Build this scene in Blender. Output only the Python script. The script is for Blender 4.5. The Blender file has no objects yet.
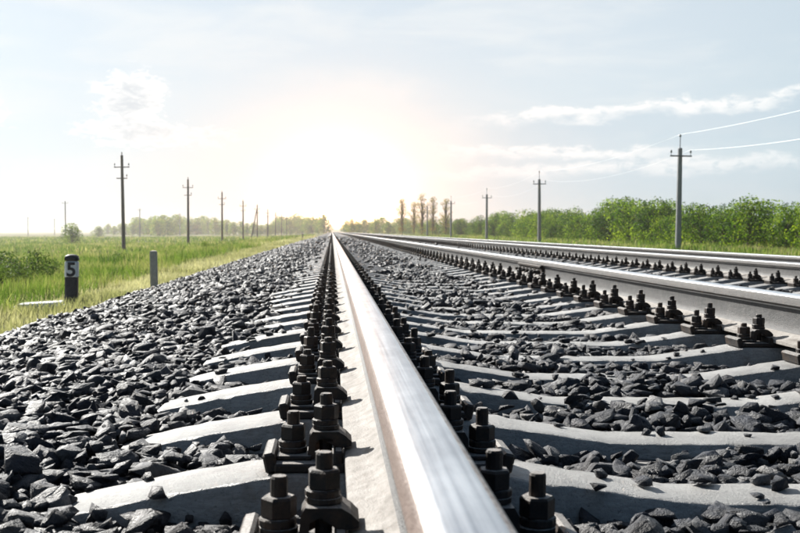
import bpy, bmesh, math, random
import numpy as np
from mathutils import Vector, Matrix, Euler

random.seed(7)
rng = np.random.default_rng(11)
R = math.radians
scene = bpy.context.scene
C = scene.collection

# ------------------------------------------------------------------ camera
CAM_Z = 0.205
F_PX = 1050.0                      # focal length in pixels of the 800 px wide photograph
cam_d = bpy.data.cameras.new('camera')
cam_d.sensor_width = 36.0
cam_d.lens = F_PX / 800.0 * 36.0
cam_d.clip_start = 0.02
cam_d.clip_end = 12000
cam = bpy.data.objects.new('camera', cam_d)
C.objects.link(cam)
cam.location = (0, 0, CAM_Z)
PITCH = math.atan(35.0 / F_PX)
YAW = math.atan(68.0 / F_PX * math.cos(PITCH))
cam.rotation_euler = (math.pi / 2 - PITCH, 0, -YAW)
cam_d.dof.use_dof = True
cam_d.dof.focus_distance = 2.7
cam_d.dof.aperture_fstop = 13.0
scene.camera = cam

# ------------------------------------------------------------------ light
SUN_AZ = R(-36)                    # left of the track direction (+Y)
SUN_EL = R(33)
sun_dir = Vector((math.sin(SUN_AZ) * math.cos(SUN_EL), math.cos(SUN_AZ) * math.cos(SUN_EL), math.sin(SUN_EL)))
sun_l = bpy.data.lights.new('sun', 'SUN')
sun_l.energy = 5.0
sun_l.angle = R(0.5)
sun_l.color = (1.0, 0.965, 0.90)
sun = bpy.data.objects.new('sun', sun_l)
C.objects.link(sun)
sun.location = (-20, 20, 30)
sun.rotation_euler = sun_dir.to_track_quat('Z', 'Y').to_euler()

EXPOSURE = 1.3
scene.view_settings.view_transform = 'Standard'
scene.view_settings.look = 'None'
scene.view_settings.gamma = 1.0
scene.view_settings.use_curve_mapping = False
scene.view_settings.exposure = EXPOSURE
scene.render.engine = 'CYCLES'
scene.cycles.use_denoising = True
scene.cycles.max_bounces = 6
scene.cycles.volume_bounces = 0
scene.cycles.transparent_max_bounces = 8


class NT:
    """small helper for node trees"""
    def __init__(self, nt):
        self.nt = nt
        nt.nodes.clear()

    def n(self, typ, ins=None, **props):
        nd = self.nt.nodes.new(typ)
        for k, v in props.items():
            setattr(nd, k, v)
        for k, v in (ins or {}).items():
            sock = nd.inputs[k]
            if hasattr(v, 'links'):
                self.nt.links.new(v, sock)
            else:
                sock.default_value = v
        return nd

    def m(self, op, a, b=None, c=None, clamp=False):
        nd = self.nt.nodes.new('ShaderNodeMath')
        nd.operation = op
        nd.use_clamp = clamp
        for i, v in enumerate((a, b, c)):
            if v is None:
                continue
            if hasattr(v, 'links'):
                self.nt.links.new(v, nd.inputs[i])
            else:
                nd.inputs[i].default_value = v
        return nd.outputs[0]

    def mix(self, fac, a, b, blend='MIX'):
        nd = self.nt.nodes.new('ShaderNodeMix')
        nd.data_type = 'RGBA'
        nd.blend_type = blend
        for sock, v in ((nd.inputs[0], fac), (nd.inputs[6], a), (nd.inputs[7], b)):
            if hasattr(v, 'links'):
                self.nt.links.new(v, sock)
            else:
                sock.default_value = v if not isinstance(v, tuple) or len(v) == 4 else (*v, 1.0)
        return nd.outputs[2]

    def ramp(self, fac, stops, interp='LINEAR'):
        nd = self.nt.nodes.new('ShaderNodeValToRGB')
        cr = nd.color_ramp
        cr.interpolation = interp
        while len(cr.elements) < len(stops):
            cr.elements.new(0.5)
        for e, (p, c) in zip(cr.elements, stops):
            e.position = p
            e.color = (c, c, c, 1) if not isinstance(c, tuple) else (*c[:3], 1)
        self.nt.links.new(fac, nd.inputs[0])
        return nd.outputs[0]

    def noise(self, vec, scale, detail=4, rough=0.55, dist=0.0):
        ins = {'Scale': scale, 'Detail': detail, 'Roughness': rough, 'Distortion': dist}
        if vec is not None:
            ins['Vector'] = vec
        return self.n('ShaderNodeTexNoise', ins).outputs['Fac']

    def smooth(self, x, lo, hi):
        nd = self.n('ShaderNodeMapRange', {'Value': x, 'From Min': lo, 'From Max': hi, 'To Min': 0.0, 'To Max': 1.0})
        nd.interpolation_type = 'SMOOTHSTEP'
        nd.clamp = True
        return nd.outputs[0]


# ------------------------------------------------------------------ sky
world = bpy.data.worlds.new('World')
scene.world = world
world.use_nodes = True
w = NT(world.node_tree)
sky = w.n('ShaderNodeTexSky', sky_type='NISHITA', sun_disc=False, sun_elevation=SUN_EL,
          sun_rotation=SUN_AZ, altitude=100, air_density=0.7, dust_density=0.35, ozone_density=1.0)
SKY_STRENGTH = 0.05
tc = w.n('ShaderNodeTexCoord')
sx = w.n('ShaderNodeSeparateXYZ', {0: tc.outputs['Generated']})
X_, Y_, Z_ = sx.outputs
az = w.m('ARCTAN2', X_, Y_)
el = w.m('ARCSINE', Z_)
K = 1.0 / (SKY_STRENGTH * 2 ** EXPOSURE)     # a sky colour that shows as 1.0
# haze and cloud scatter the sunlight forward: bright towards the sun, duller away from it
sdot = w.n('ShaderNodeVectorMath', {0: tc.outputs['Generated'], 1: tuple(sun_dir)}, operation='DOT_PRODUCT').outputs['Value']
lit = w.m('ADD', 0.14, w.m('MULTIPLY', w.smooth(sdot, -0.30, 0.66), 0.86))
lit_r, lit_b = w.m('POWER', lit, 1.5), w.m('POWER', lit, 0.75)


def lc(r, g_, b_):
    return w.mix(1.0, (r * K, g_ * K, b_ * K), w.n('ShaderNodeCombineColor', {0: lit_r, 1: lit, 2: lit_b}).outputs[0], 'MULTIPLY')


cuv = w.n('ShaderNodeCombineXYZ', {0: w.m('MULTIPLY', az, 5.0), 1: w.m('MULTIPLY', el, 24.0), 2: 3.7}).outputs[0]
cuv2 = w.n('ShaderNodeCombineXYZ', {0: w.m('MULTIPLY', az, 14.0), 1: w.m('MULTIPLY', el, 30.0), 2: 1.3}).outputs[0]
n1 = w.noise(cuv, 1.0, 6, 0.55, 0.3)
n2 = w.noise(cuv2, 1.6, 7, 0.6, 0.2)
n3 = w.noise(cuv2, 5.0, 6, 0.62, 0.4)
# haze-white towards the horizon
hor = w.m('POWER', w.m('SUBTRACT', 1.0, w.m('MAXIMUM', Z_, 0.0), clamp=True), 0.9)
base = w.mix(w.m('MULTIPLY', hor, 0.97), sky.outputs[0], lc(0.775, 0.855, 0.89))
# thin streaks of high cloud
cir = w.m('MULTIPLY', w.smooth(n1, 0.42, 0.68), w.m('SUBTRACT', 0.75, w.m('MULTIPLY', w.smooth(el, 0.25, 0.8), 0.55)))
base = w.mix(cir, base, lc(0.88, 0.915, 0.935))


def gauss(ca, ce, sa, se):
    a = w.m('POWER', w.m('ABSOLUTE', w.m('DIVIDE', w.m('SUBTRACT', az, ca), sa)), 2.0)
    b = w.m('POWER', w.m('ABSOLUTE', w.m('DIVIDE', w.m('SUBTRACT', el, ce), se)), 2.0)
    return w.m('EXPONENT', w.m('MULTIPLY', w.m('ADD', a, b), -1.0))


# cloud banks on the right: greyish body under a bright ragged top edge
def bank(base_, e0, slope, a0, a1, a2, a3, amp, dark, bright):
    e_ = w.m('ADD', w.m('ADD', e0, w.m('MULTIPLY', w.m('SUBTRACT', az, a0), slope)), w.m('MULTIPLY', w.m('SUBTRACT', n2, 0.5), amp))
    dd = w.m('SUBTRACT', e_, el)
    side = w.m('MULTIPLY', w.smooth(az, a0, a1), w.m('SUBTRACT', 1.0, w.smooth(az, a2, a3)))
    bd = w.m('MULTIPLY', w.m('MULTIPLY', w.smooth(dd, 0.0, 0.008), w.m('SUBTRACT', 1.0, w.smooth(dd, 0.018, 0.060))), side)
    base_ = w.mix(w.m('MULTIPLY', bd, dark), base_, lc(0.66, 0.77, 0.85))
    rm = w.m('MULTIPLY', w.smooth(dd, -0.002, 0.003), w.m('SUBTRACT', 1.0, w.smooth(dd, 0.003, 0.017)))
    rm = w.m('MULTIPLY', w.m('MULTIPLY', rm, side), w.smooth(n3, 0.28, 0.55))
    return w.mix(w.m('MULTIPLY', rm, bright), base_, lc(1.12, 1.10, 1.08))


base = bank(base, 0.108, 0.055, 0.10, 0.20, 0.9, 1.2, 0.040, 0.75, 1.0)
base = bank(base, 0.082, -0.02, 0.08, 0.13, 0.27, 0.36, 0.035, 0.55, 0.95)
base = bank(base, 0.058, 0.03, 0.05, 0.12, 0.5, 0.8, 0.030, 0.45, 0.80)
# small heaps of cloud: bright rims round a greyer body
heap = w.m('ADD', gauss(-0.186, 0.122, 0.032, 0.026), w.m('MULTIPLY', gauss(-0.160, 0.088, 0.080, 0.013), 0.80))
heap = w.m('ADD', heap, w.m('MULTIPLY', gauss(-0.315, 0.105, 0.025, 0.020), 0.8))
heap = w.m('ADD', heap, w.m('MULTIPLY', gauss(-0.29, 0.222, 0.03, 0.008), 0.75))
hq = w.m('ADD', heap, w.m('MULTIPLY', w.m('SUBTRACT', n3, 0.5), 2.0))
heapf = w.m('MULTIPLY', w.smooth(hq, 0.30, 0.60), w.smooth(heap, 0.08, 0.35))
hcol = w.mix(w.smooth(hq, 0.45, 1.25), lc(1.05, 1.05, 1.05), lc(0.68, 0.74, 0.79))
base = w.mix(w.m('MULTIPLY', heapf, 0.85), base, hcol)
# warm bright sky low above the end of the track
g2 = gauss(0.006, 0.034, 0.120, 0.085)
g3 = gauss(0.006, 0.012, 0.19, 0.11)
ra = w.m('POWER', w.m('ABSOLUTE', w.m('DIVIDE', w.m('SUBTRACT', az, 0.006), 0.028)), 2.0)
rb = w.m('POWER', w.m('ABSOLUTE', w.m('DIVIDE', w.m('SUBTRACT', el, 0.026), 0.024)), 2.0)
g1 = w.m('POWER', w.m('ADD', 1.0, w.m('ADD', ra, rb)), -2.3)
base = w.mix(w.m('MULTIPLY', g3, 0.60), base, (0.99 * K, 0.86 * K, 0.80 * K))
base = w.mix(w.m('MULTIPLY', g2, 0.75), base, (1.12 * K, 0.93 * K, 0.83 * K))
base = w.mix(1.0, base, w.mix(g1, (0, 0, 0), (85.0 * K, 46.0 * K, 22.0 * K)), 'ADD')
bg = w.n('ShaderNodeBackground', {'Color': base, 'Strength': SKY_STRENGTH})
w.n('ShaderNodeOutputWorld', {'Surface': bg.outputs[0]})


# ------------------------------------------------------------------ materials
def new_mat(name):
    m = bpy.data.materials.new(name)
    m.use_nodes = True
    return m, NT(m.node_tree)


def finish(t, col, rough, metal=0.0, bump=None, bump_s=0.3, bump_d=0.01, spec=0.5, extra=None):
    ins = {'Base Color': col, 'Roughness': rough, 'Metallic': metal, 'Specular IOR Level': spec}
    if bump is not None:
        b = t.n('ShaderNodeBump', {'Height': bump, 'Strength': bump_s, 'Distance': bump_d})
        ins['Normal'] = b.outputs[0]
    p = t.n('ShaderNodeBsdfPrincipled', ins)
    t.n('ShaderNodeOutputMaterial', {'Surface': p.outputs[0]})
    return p


def mapping(t, scale=(1, 1, 1), src='Object'):
    tcn = t.n('ShaderNodeTexCoord')
    return t.n('ShaderNodeMapping', {'Vector': tcn.outputs[src], 'Scale': scale}).outputs[0]


M = {}
XR1 = 0.098                        # x of the near rail


def mat_rail_side(name, c0, c1, c2, spec=0.42):
    m, t = new_mat(name)
    v = mapping(t, (1, 1, 1))
    vs = mapping(t, (6, 0.7, 6))
    a = t.noise(v, 35, 6, 0.65)
    b = t.noise(vs, 6, 4, 0.6)
    f = t.m('ADD', t.m('MULTIPLY', a, 0.6), t.m('MULTIPLY', b, 0.4))
    col = t.ramp(f, [(0.30, c0), (0.5, c1), (0.68, c2)])
    fine = t.noise(v, 260, 3, 0.7)
    finish(t, col, 0.55, 0.0, t.m('ADD', fine, a), 0.6, 0.005, spec)
    return m


M['rail_web'] = mat_rail_side('dusty_rail_steel', (0.016, 0.016, 0.017), (0.036, 0.036, 0.037), (0.070, 0.068, 0.067))
M['rail_foot'] = mat_rail_side('dusty_rail_foot', (0.10, 0.088, 0.076), (0.23, 0.212, 0.195), (0.33, 0.315, 0.295), 0.15)
M['rail_rust'] = mat_rail_side('rusty_rail_head', (0.10, 0.068, 0.055), (0.155, 0.110, 0.092), (0.22, 0.165, 0.142))  # near rail's rust, lightened with the glancing sun put into its colour
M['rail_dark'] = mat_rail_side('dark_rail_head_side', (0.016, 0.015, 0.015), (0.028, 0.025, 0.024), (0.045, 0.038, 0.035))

m, t = new_mat('worn_rail_corner')
v = mapping(t)
a = t.noise(v, 160, 6, 0.7)
b = t.noise(mapping(t, (8, 0.5, 8)), 5, 3)
col = t.ramp(a, [(0.38, (0.16, 0.11, 0.09)), (0.55, (0.40, 0.36, 0.33)), (0.7, (0.75, 0.74, 0.73))])
finish(t, col, t.m('ADD', 0.35, t.m('MULTIPLY', b, 0.2)), 0.55, a, 0.5, 0.003)
M['rail_corner'] = m

m, t = new_mat('polished_rail_top')
v = mapping(t, (90, 0.6, 90))
st = t.noise(v, 3.0, 5, 0.6)
bl = t.noise(mapping(t, (1, 0.35, 1)), 22, 4, 0.6)
col = t.ramp(t.m('ADD', t.m('MULTIPLY', st, 0.5), t.m('MULTIPLY', bl, 0.5)),
             [(0.34, (0.36, 0.38, 0.41)), (0.62, (0.68, 0.70, 0.72))])
finish(t, col, t.m('ADD', 0.24, t.m('MULTIPLY', st, 0.22)), 0.95, st, 0.12, 0.002)
M['rail_top'] = m

m, t = new_mat('weathered_concrete')
v = mapping(t)
oi = t.n('ShaderNodeObjectInfo')
vo = t.n('ShaderNodeVectorMath', {0: v, 1: oi.outputs['Location']}, operation='ADD').outputs[0]
gr = t.n('ShaderNodeMapping', {'Vector': vo, 'Scale': (1.0, 13, 5)}).outputs[0]
a = t.noise(gr, 24, 7, 0.75, 0.2)
b = t.noise(vo, 5, 5, 0.6)
c = t.noise(vo, 150, 4, 0.75)
f = t.m('ADD', t.m('MULTIPLY', a, 0.55), t.m('MULTIPLY', b, 0.45))
col = t.ramp(f, [(0.32, (0.075, 0.074, 0.072)), (0.46, (0.225, 0.223, 0.218)), (0.64, (0.37, 0.367, 0.36))])
# rust washed down from the plates, in runs of its own shape
ax = t.m('ABSOLUTE', t.n('ShaderNodeSeparateXYZ', {0: v}).outputs[0])
band = t.m('MULTIPLY', t.smooth(ax, 0.50, 0.66), t.m('SUBTRACT', 1.0, t.smooth(ax, 0.98, 1.16)))
run = t.m('MULTIPLY', band, t.smooth(t.noise(vo, 11, 5, 0.7), 0.46, 0.66))
col = t.mix(t.m('MULTIPLY', run, 0.6), col, (0.13, 0.085, 0.060))
blot = t.smooth(t.noise(vo, 3.2, 6, 0.7), 0.50, 0.70)
col = t.mix(t.m('MULTIPLY', blot, 0.65), col, (0.12, 0.118, 0.112))
pit = t.smooth(c, 0.32, 0.44)
col = t.mix(pit, (0.14, 0.135, 0.13), col)
col = t.mix(1.0, col, t.ramp(oi.outputs['Random'], [(0, (0.82, 0.82, 0.82)), (1, (1.05, 1.04, 1.02))]), 'MULTIPLY')
finish(t, col, 0.46, 0.0, t.m('ADD', t.m('MULTIPLY', a, 0.6), c), 0.9, 0.006, 0.7)
M['concrete'] = m

m, t = new_mat('oily_fastening_iron')
v = mapping(t)
a = t.noise(v, 60, 5, 0.65)
b = t.noise(v, 300, 3, 0.6)
col = t.ramp(a, [(0.3, (0.007, 0.008, 0.010)), (0.52, (0.018, 0.015, 0.014)), (0.74, (0.065, 0.040, 0.027))])
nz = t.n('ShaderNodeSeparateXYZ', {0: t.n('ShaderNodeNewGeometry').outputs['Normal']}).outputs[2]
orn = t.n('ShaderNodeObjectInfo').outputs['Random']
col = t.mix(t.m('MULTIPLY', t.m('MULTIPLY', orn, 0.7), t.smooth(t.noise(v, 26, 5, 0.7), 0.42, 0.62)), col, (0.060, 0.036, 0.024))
col = t.mix(t.m('MULTIPLY', t.smooth(nz, 0.70, 0.95), t.m('ADD', 0.35, t.m('MULTIPLY', t.smooth(b, 0.3, 0.65), 0.65))), col, (0.27, 0.255, 0.24))  # up-facing faces coloured paler, standing in for their sunlit tops
finish(t, col, t.ramp(a, [(0.3, 0.45), (0.7, 0.68)]), 0.0, t.m('ADD', a, b), 0.4, 0.002, 0.26)
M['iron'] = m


def stone_mat(name, per_island):
    m, t = new_mat(name)
    if per_island:
        rnd = t.n('ShaderNodeNewGeometry').outputs['Random Per Island']
    else:
        rnd = t.n('ShaderNodeObjectInfo').outputs['Random']
    v = t.n('ShaderNodeNewGeometry').outputs['Position']
    ro = t.n('ShaderNodeCombineXYZ', {0: t.m('MULTIPLY', rnd, 37.0), 1: t.m('MULTIPLY', rnd, 91.0), 2: rnd}).outputs[0]
    vo = t.n('ShaderNodeVectorMath', {0: v, 1: ro}, operation='ADD').outputs[0]
    a = t.noise(vo, 45, 6, 0.65)
    b = t.noise(vo, 170, 4, 0.65)
    tone = t.ramp(rnd, [(0.0, (0.005, 0.007, 0.012)), (0.40, (0.009, 0.012, 0.021)), (0.64, (0.016, 0.020, 0.031)),
                        (0.84, (0.034, 0.036, 0.042)), (0.95, (0.080, 0.081, 0.086)), (1.0, (0.20, 0.195, 0.19))])
    # rust brown along the rails, with the warm glow put into the colour
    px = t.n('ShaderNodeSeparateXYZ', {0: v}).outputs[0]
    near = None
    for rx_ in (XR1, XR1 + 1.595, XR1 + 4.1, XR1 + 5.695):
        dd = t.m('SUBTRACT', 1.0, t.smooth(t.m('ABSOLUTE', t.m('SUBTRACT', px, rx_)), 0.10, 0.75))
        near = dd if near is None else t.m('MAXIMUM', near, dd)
    rust_glow = t.m('MULTIPLY', near, t.smooth(t.noise(v, 2.2, 5, 0.65), 0.36, 0.66))
    tone = t.mix(t.m('MULTIPLY', rust_glow, 0.5), tone, (0.046, 0.031, 0.023))
    var = t.ramp(a, [(0.3, 0.6), (0.7, 1.45)])
    col = t.mix(1.0, tone, var, 'MULTIPLY')
    rg = t.ramp(a, [(0.3, 0.42), (0.7, 0.66)])
    finish(t, col, rg, 0.0, t.m('ADD', t.m('MULTIPLY', a, 1.3), t.m('MULTIPLY', b, 0.6)), 1.0, 0.012, 0.42)
    return m


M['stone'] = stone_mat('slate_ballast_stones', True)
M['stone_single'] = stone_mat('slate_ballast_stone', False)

m, t = new_mat('ballast_fines')
v = mapping(t)
a = t.n('ShaderNodeTexVoronoi', {'Vector': v, 'Scale': 16.0, 'Randomness': 1.0})
b = t.noise(v, 4, 4)
tone = t.ramp(t.n('ShaderNodeSeparateColor', {0: a.outputs['Color']}).outputs[0],
              [(0, (0.012, 0.013, 0.017)), (0.6, (0.03, 0.03, 0.034)), (0.95, (0.07, 0.067, 0.065))])
finish(t, tone, 0.7, 0.0, t.m('MULTIPLY', a.outputs['Distance'], -1.0), 1.0, 0.06, 0.4)
M['ballast'] = m

m, t = new_mat('meadow_ground')
v = mapping(t)
big = t.noise(t.n('ShaderNodeMapping', {'Vector': v, 'Scale': (0.5, 0.16, 1)}).outputs[0], 0.16, 5, 0.6)
mid = t.noise(v, 0.9, 6, 0.65)
f = t.m('ADD', t.m('MULTIPLY', big, 0.75), t.m('MULTIPLY', mid, 0.25))
col = t.ramp(f, [(0.34, (0.06, 0.08, 0.02)), (0.47, (0.10, 0.115, 0.03)), (0.56, (0.17, 0.15, 0.06)), (0.68, (0.21, 0.175, 0.09))])
fine = t.noise(v, 18, 6, 0.7)
col = t.mix(1.0, col, t.ramp(fine, [(0.3, 0.6), (0.7, 1.2)]), 'MULTIPLY')
finish(t, col, 0.95, 0.0, t.m('ADD', fine, mid), 0.9, 0.08, 0.1)
M['ground'] = m


def leaf_mat(name, stops, trans=0.45, noise_scale=0.35, spec=0.12):
    m, t = new_mat(name)
    rnd = t.n('ShaderNodeNewGeometry').outputs['Random Per Island']
    tcn = t.n('ShaderNodeTexCoord')
    nz = t.noise(tcn.outputs['Object'], noise_scale, 4, 0.6)
    oi = t.n('ShaderNodeObjectInfo').outputs['Random']
    f = t.m('ADD', t.m('MULTIPLY', rnd, 0.35), t.m('MULTIPLY', t.smooth(nz, 0.35, 0.65), 0.65))
    f = t.m('ADD', f, t.m('MULTIPLY', t.m('SUBTRACT', oi, 0.5), 0.25))
    col = t.ramp(f, stops)
    p = t.n('ShaderNodeBsdfPrincipled', {'Base Color': col, 'Roughness': 0.7, 'Specular IOR Level': spec})
    tr = t.n('ShaderNodeBsdfTranslucent', {'Color': t.mix(1.0, col, (1.10, 1.18, 0.75), 'MULTIPLY')})
    mx = t.n('ShaderNodeMixShader', {0: trans, 1: p.outputs[0], 2: tr.outputs[0]})
    t.n('ShaderNodeOutputMaterial', {'Surface': mx.outputs[0]})
    return m


M['grass'] = leaf_mat('meadow_grass', [(0.08, (0.045, 0.090, 0.014)), (0.40, (0.14, 0.21, 0.038)), (0.66, (0.26, 0.27, 0.095)),
                                       (0.92, (0.40, 0.35, 0.20))], 0.4, 0.22)
M['grass_near'] = leaf_mat('verge_grass', [(0.1, (0.15, 0.17, 0.075)), (0.35, (0.29, 0.28, 0.15)), (0.6, (0.40, 0.365, 0.23)),
                                           (0.95, (0.54, 0.49, 0.36))], 0.4, 0.5)
M['weed'] = leaf_mat('dark_weed_leaves', [(0.1, (0.04, 0.075, 0.014)), (0.6, (0.09, 0.14, 0.026)), (1, (0.18, 0.22, 0.05))], 0.35, 2.0)
M['leaf'] = leaf_mat('shrub_leaves', [(0.1, (0.012, 0.036, 0.004)), (0.5, (0.075, 0.145, 0.008)), (0.95, (0.30, 0.38, 0.022))], 0.45, 0.8)
M['leaf_far'] = leaf_mat('grove_leaves', [(0.1, (0.065, 0.125, 0.012)), (0.5, (0.16, 0.25, 0.025)), (0.95, (0.33, 0.36, 0.045))], 0.5, 0.6)
M['leaf_dry'] = leaf_mat('sparse_brownish_leaves', [(0.1, (0.13, 0.11, 0.025)), (0.5, (0.26, 0.20, 0.045)), (0.95, (0.42, 0.30, 0.07))], 0.5, 0.6)


def simple_mat(name, c0, c1, scale=20, rough=0.7, metal=0.0, stretch=(1, 1, 1), bs=0.3, spec=0.4):
    m, t = new_mat(name)
    v = mapping(t, stretch)
    a = t.noise(v, scale, 6, 0.65)
    col = t.ramp(a, [(0.32, c0), (0.68, c1)])
    finish(t, col, rough, metal, a, bs, 0.005, spec)
    return m


M['bark'] = simple_mat('grey_brown_bark', (0.05, 0.04, 0.03), (0.14, 0.11, 0.085), 14, 0.9, 0, (3, 3, 0.6), 0.8)
M['pole_wood'] = simple_mat('tarred_pole_wood', (0.055, 0.05, 0.048), (0.14, 0.12, 0.11), 10, 0.85, 0, (4, 4, 0.3), 0.6)
M['pole_concrete'] = simple_mat('grey_pole_concrete', (0.20, 0.205, 0.215), (0.32, 0.325, 0.33), 9, 0.8, 0, (2, 2, 0.4))
M['steel'] = simple_mat('galvanised_steel', (0.12, 0.12, 0.125), (0.24, 0.24, 0.25), 30, 0.5, 0.4)
M['insulator'] = simple_mat('dark_insulator_glass', (0.05, 0.07, 0.06), (0.10, 0.13, 0.12), 10, 0.2)
M['wire'] = simple_mat('bright_aluminium_wire', (0.75, 0.76, 0.78), (0.85, 0.86, 0.88), 4, 0.35, 0.8)
M['black_paint'] = simple_mat('worn_black_paint', (0.012, 0.013, 0.02), (0.035, 0.035, 0.045), 25, 0.6)
M['white_paint'] = simple_mat('worn_white_paint', (0.62, 0.62, 0.64), (0.80, 0.80, 0.80), 22, 0.6)
M['whitewash'] = simple_mat('whitewashed_concrete', (0.50, 0.50, 0.52), (0.82, 0.82, 0.82), 16, 0.8)
M['post_concrete'] = simple_mat('plain_post_concrete', (0.42, 0.36, 0.30), (0.64, 0.56, 0.48), 16, 0.85)
M['hill'] = simple_mat('far_meadow_ridge', (0.10, 0.15, 0.04), (0.20, 0.23, 0.08), 0.01, 1.0, 0, (1, 1, 1), 0.0, 0.0)


# ------------------------------------------------------------------ mesh helpers
def mesh_np(name, verts, faces, mats=(), smooth=False):
    """faces: list of (n,k) integer arrays"""
    me = bpy.data.meshes.new(name)
    verts = np.asarray(verts, dtype=np.float32)
    me.vertices.add(len(verts))
    me.vertices.foreach_set('co', verts.ravel())
    faces = [np.asarray(f, dtype=np.int32) for f in faces if len(f)]
    nl = sum(f.size for f in faces)
    npoly = sum(len(f) for f in faces)
    me.loops.add(nl)
    me.polygons.add(npoly)
    me.loops.foreach_set('vertex_index', np.concatenate([f.ravel() for f in faces]))
    starts, s = [], 0
    for f in faces:
        k = f.shape[1]
        starts.append(s + np.arange(len(f)) * k)
        s += f.size
    me.polygons.foreach_set('loop_start', np.concatenate(starts).astype(np.int32))
    me.update(calc_edges=True)
    me.validate()
    if smooth:
        me.polygons.foreach_set('use_smooth', np.ones(npoly, dtype=bool))
    for mm in mats:
        me.materials.append(mm)
    return me


def link(name, me, parent=None, loc=None, rot=None):
    o = bpy.data.objects.new(name, me)
    C.objects.link(o)
    if parent is not None:
        o.parent = parent
    if loc is not None:
        o.location = loc
    if rot is not None:
        o.rotation_euler = rot
    return o


def tag(o, label=None, cat=None, group=None, kind=None):
    if label: o['label'] = label
    if cat: o['category'] = cat
    if group: o['group'] = group
    if kind: o['kind'] = kind
    return o


class MB:
    def __init__(self):
        self.bm = bmesh.new()

    def box(self, c, s, rot=None, bevel=0.0, taper=1.0):
        r = bmesh.ops.create_cube(self.bm, size=1.0)
        vs = r['verts']
        for v in vs:
            k = taper if v.co.z > 0 else 1.0
            v.co = Vector((v.co.x * s[0] * k, v.co.y * s[1] * k, v.co.z * s[2]))
        if bevel > 0:
            es = list({e for v in vs for e in v.link_edges})
            rb = bmesh.ops.bevel(self.bm, geom=es, offset=bevel, segments=1, affect='EDGES')
            vs = list({v for f in rb['faces'] for v in f.verts} | {v for v in vs if v.is_valid})
        mt = Matrix.Translation(c) @ (Euler(rot).to_matrix().to_4x4() if rot else Matrix.Identity(4))
        for v in vs:
            v.co = mt @ v.co
        return self

    def prism_y(self, pts, y0, y1):
        a = [self.bm.verts.new((x, y0, z)) for x, z in pts]
        b = [self.bm.verts.new((x, y1, z)) for x, z in pts]
        n = len(pts)
        for i in range(n):
            self.bm.faces.new((a[i], a[(i + 1) % n], b[(i + 1) % n], b[i]))
        self.bm.faces.new(a[::-1])
        self.bm.faces.new(b)
        return self

    def rev(self, prof, n=12, c=(0, 0), phase=0.0, sx=1.0, sy=1.0):
        """lathe around z; prof = [(r, z)...]"""
        rings = []
        for r, z in prof:
            rings.append([self.bm.verts.new((c[0] + r * sx * math.cos(phase + 2 * math.pi * i / n),
                                             c[1] + r * sy * math.sin(phase + 2 * math.pi * i / n), z)) for i in range(n)])
        for a, b in zip(rings, rings[1:]):
            for i in range(n):
                self.bm.faces.new((a[i], a[(i + 1) % n], b[(i + 1) % n], b[i]))
        self.bm.faces.new(rings[0][::-1])
        self.bm.faces.new(rings[-1])
        return self

    def tube(self, pts, rads, n=6):
        pts = [Vector(p) for p in pts]
        rings = []
        for i, p in enumerate(pts):
            d = (pts[min(i + 1, len(pts) - 1)] - pts[max(i - 1, 0)]).normalized()
            q = d.to_track_quat('Z', 'Y')
            r = rads[i] if hasattr(rads, '__len__') else rads
            rings.append([self.bm.verts.new(p + q @ Vector((r * math.cos(2 * math.pi * k / n), r * math.sin(2 * math.pi * k / n), 0)))
                          for k in range(n)])
        for a, b in zip(rings, rings[1:]):
            for i in range(n):
                self.bm.faces.new((a[i], a[(i + 1) % n], b[(i + 1) % n], b[i]))
        self.bm.faces.new(rings[0][::-1])
        self.bm.faces.new(rings[-1])
        return self

    def mesh(self, name, mat, smooth=False):
        bmesh.ops.recalc_face_normals(self.bm, faces=self.bm.faces)
        me = bpy.data.meshes.new(name)
        self.bm.to_mesh(me)
        self.bm.free()
        me.materials.append(mat)
        if smooth:
            me.polygons.foreach_set('use_smooth', np.ones(len(me.polygons), dtype=bool))
        return me


def copy_tree(o, parent=None):
    c = o.copy()
    C.objects.link(c)
    c.parent = parent
    for ch in list(o.children):
        copy_tree(ch, c)
    return c


def smoothstep(x, a, b):
    t_ = np.clip((x - a) / (b - a), 0, 1)
    return t_ * t_ * (3 - 2 * t_)


# ------------------------------------------------------------------ the lie of the land
RAIL_C = 0.098                     # near rail, centre line
HALF = 0.7975                      # half the distance between rail centres
CANT = 0.015
XC1, ZT1 = RAIL_C + HALF, -0.012   # track axis and height of the rail tops there
XC2, ZT2 = XC1 + 4.1, -0.090
BED_X = np.array([-2.75, -2.3, -0.95, -0.5, 0.9, 2.4, 3.4, 5.0, 6.9, 7.5, 8.1])
BED_Z = np.array([-0.72, -0.548, -0.288, -0.268, -0.283, -0.304, -0.346, -0.356, -0.372, -0.52, -0.86])
GND_X = np.array([-3000, -60, -22, -14, -6, -3.2, -2.4, 8.0, 9.5, 20, 60, 3000.0])
GND_Z = np.array([-1.7, -1.65, -1.5, -1.35, -0.92, -0.72, -0.70, -0.88, -0.90, -0.80, -0.8, -0.8])


def bed_z(x):
    return np.interp(x, BED_X, BED_Z)


def ground_z(x, y=0.0):
    x = np.asarray(x, dtype=float)
    y = np.asarray(y, dtype=float)
    z = np.interp(x, GND_X, GND_Z)
    amp = np.clip((np.abs(x + 2.5) - 1) / 6, 0, 1) * ((x < -2.5) | (x > 8.5))
    z = z + amp * 0.07 * (np.sin(x * 0.55 + 0.21 * y) + np.sin(y * 0.33 - 0.27 * x + 1.0))
    return z


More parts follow.
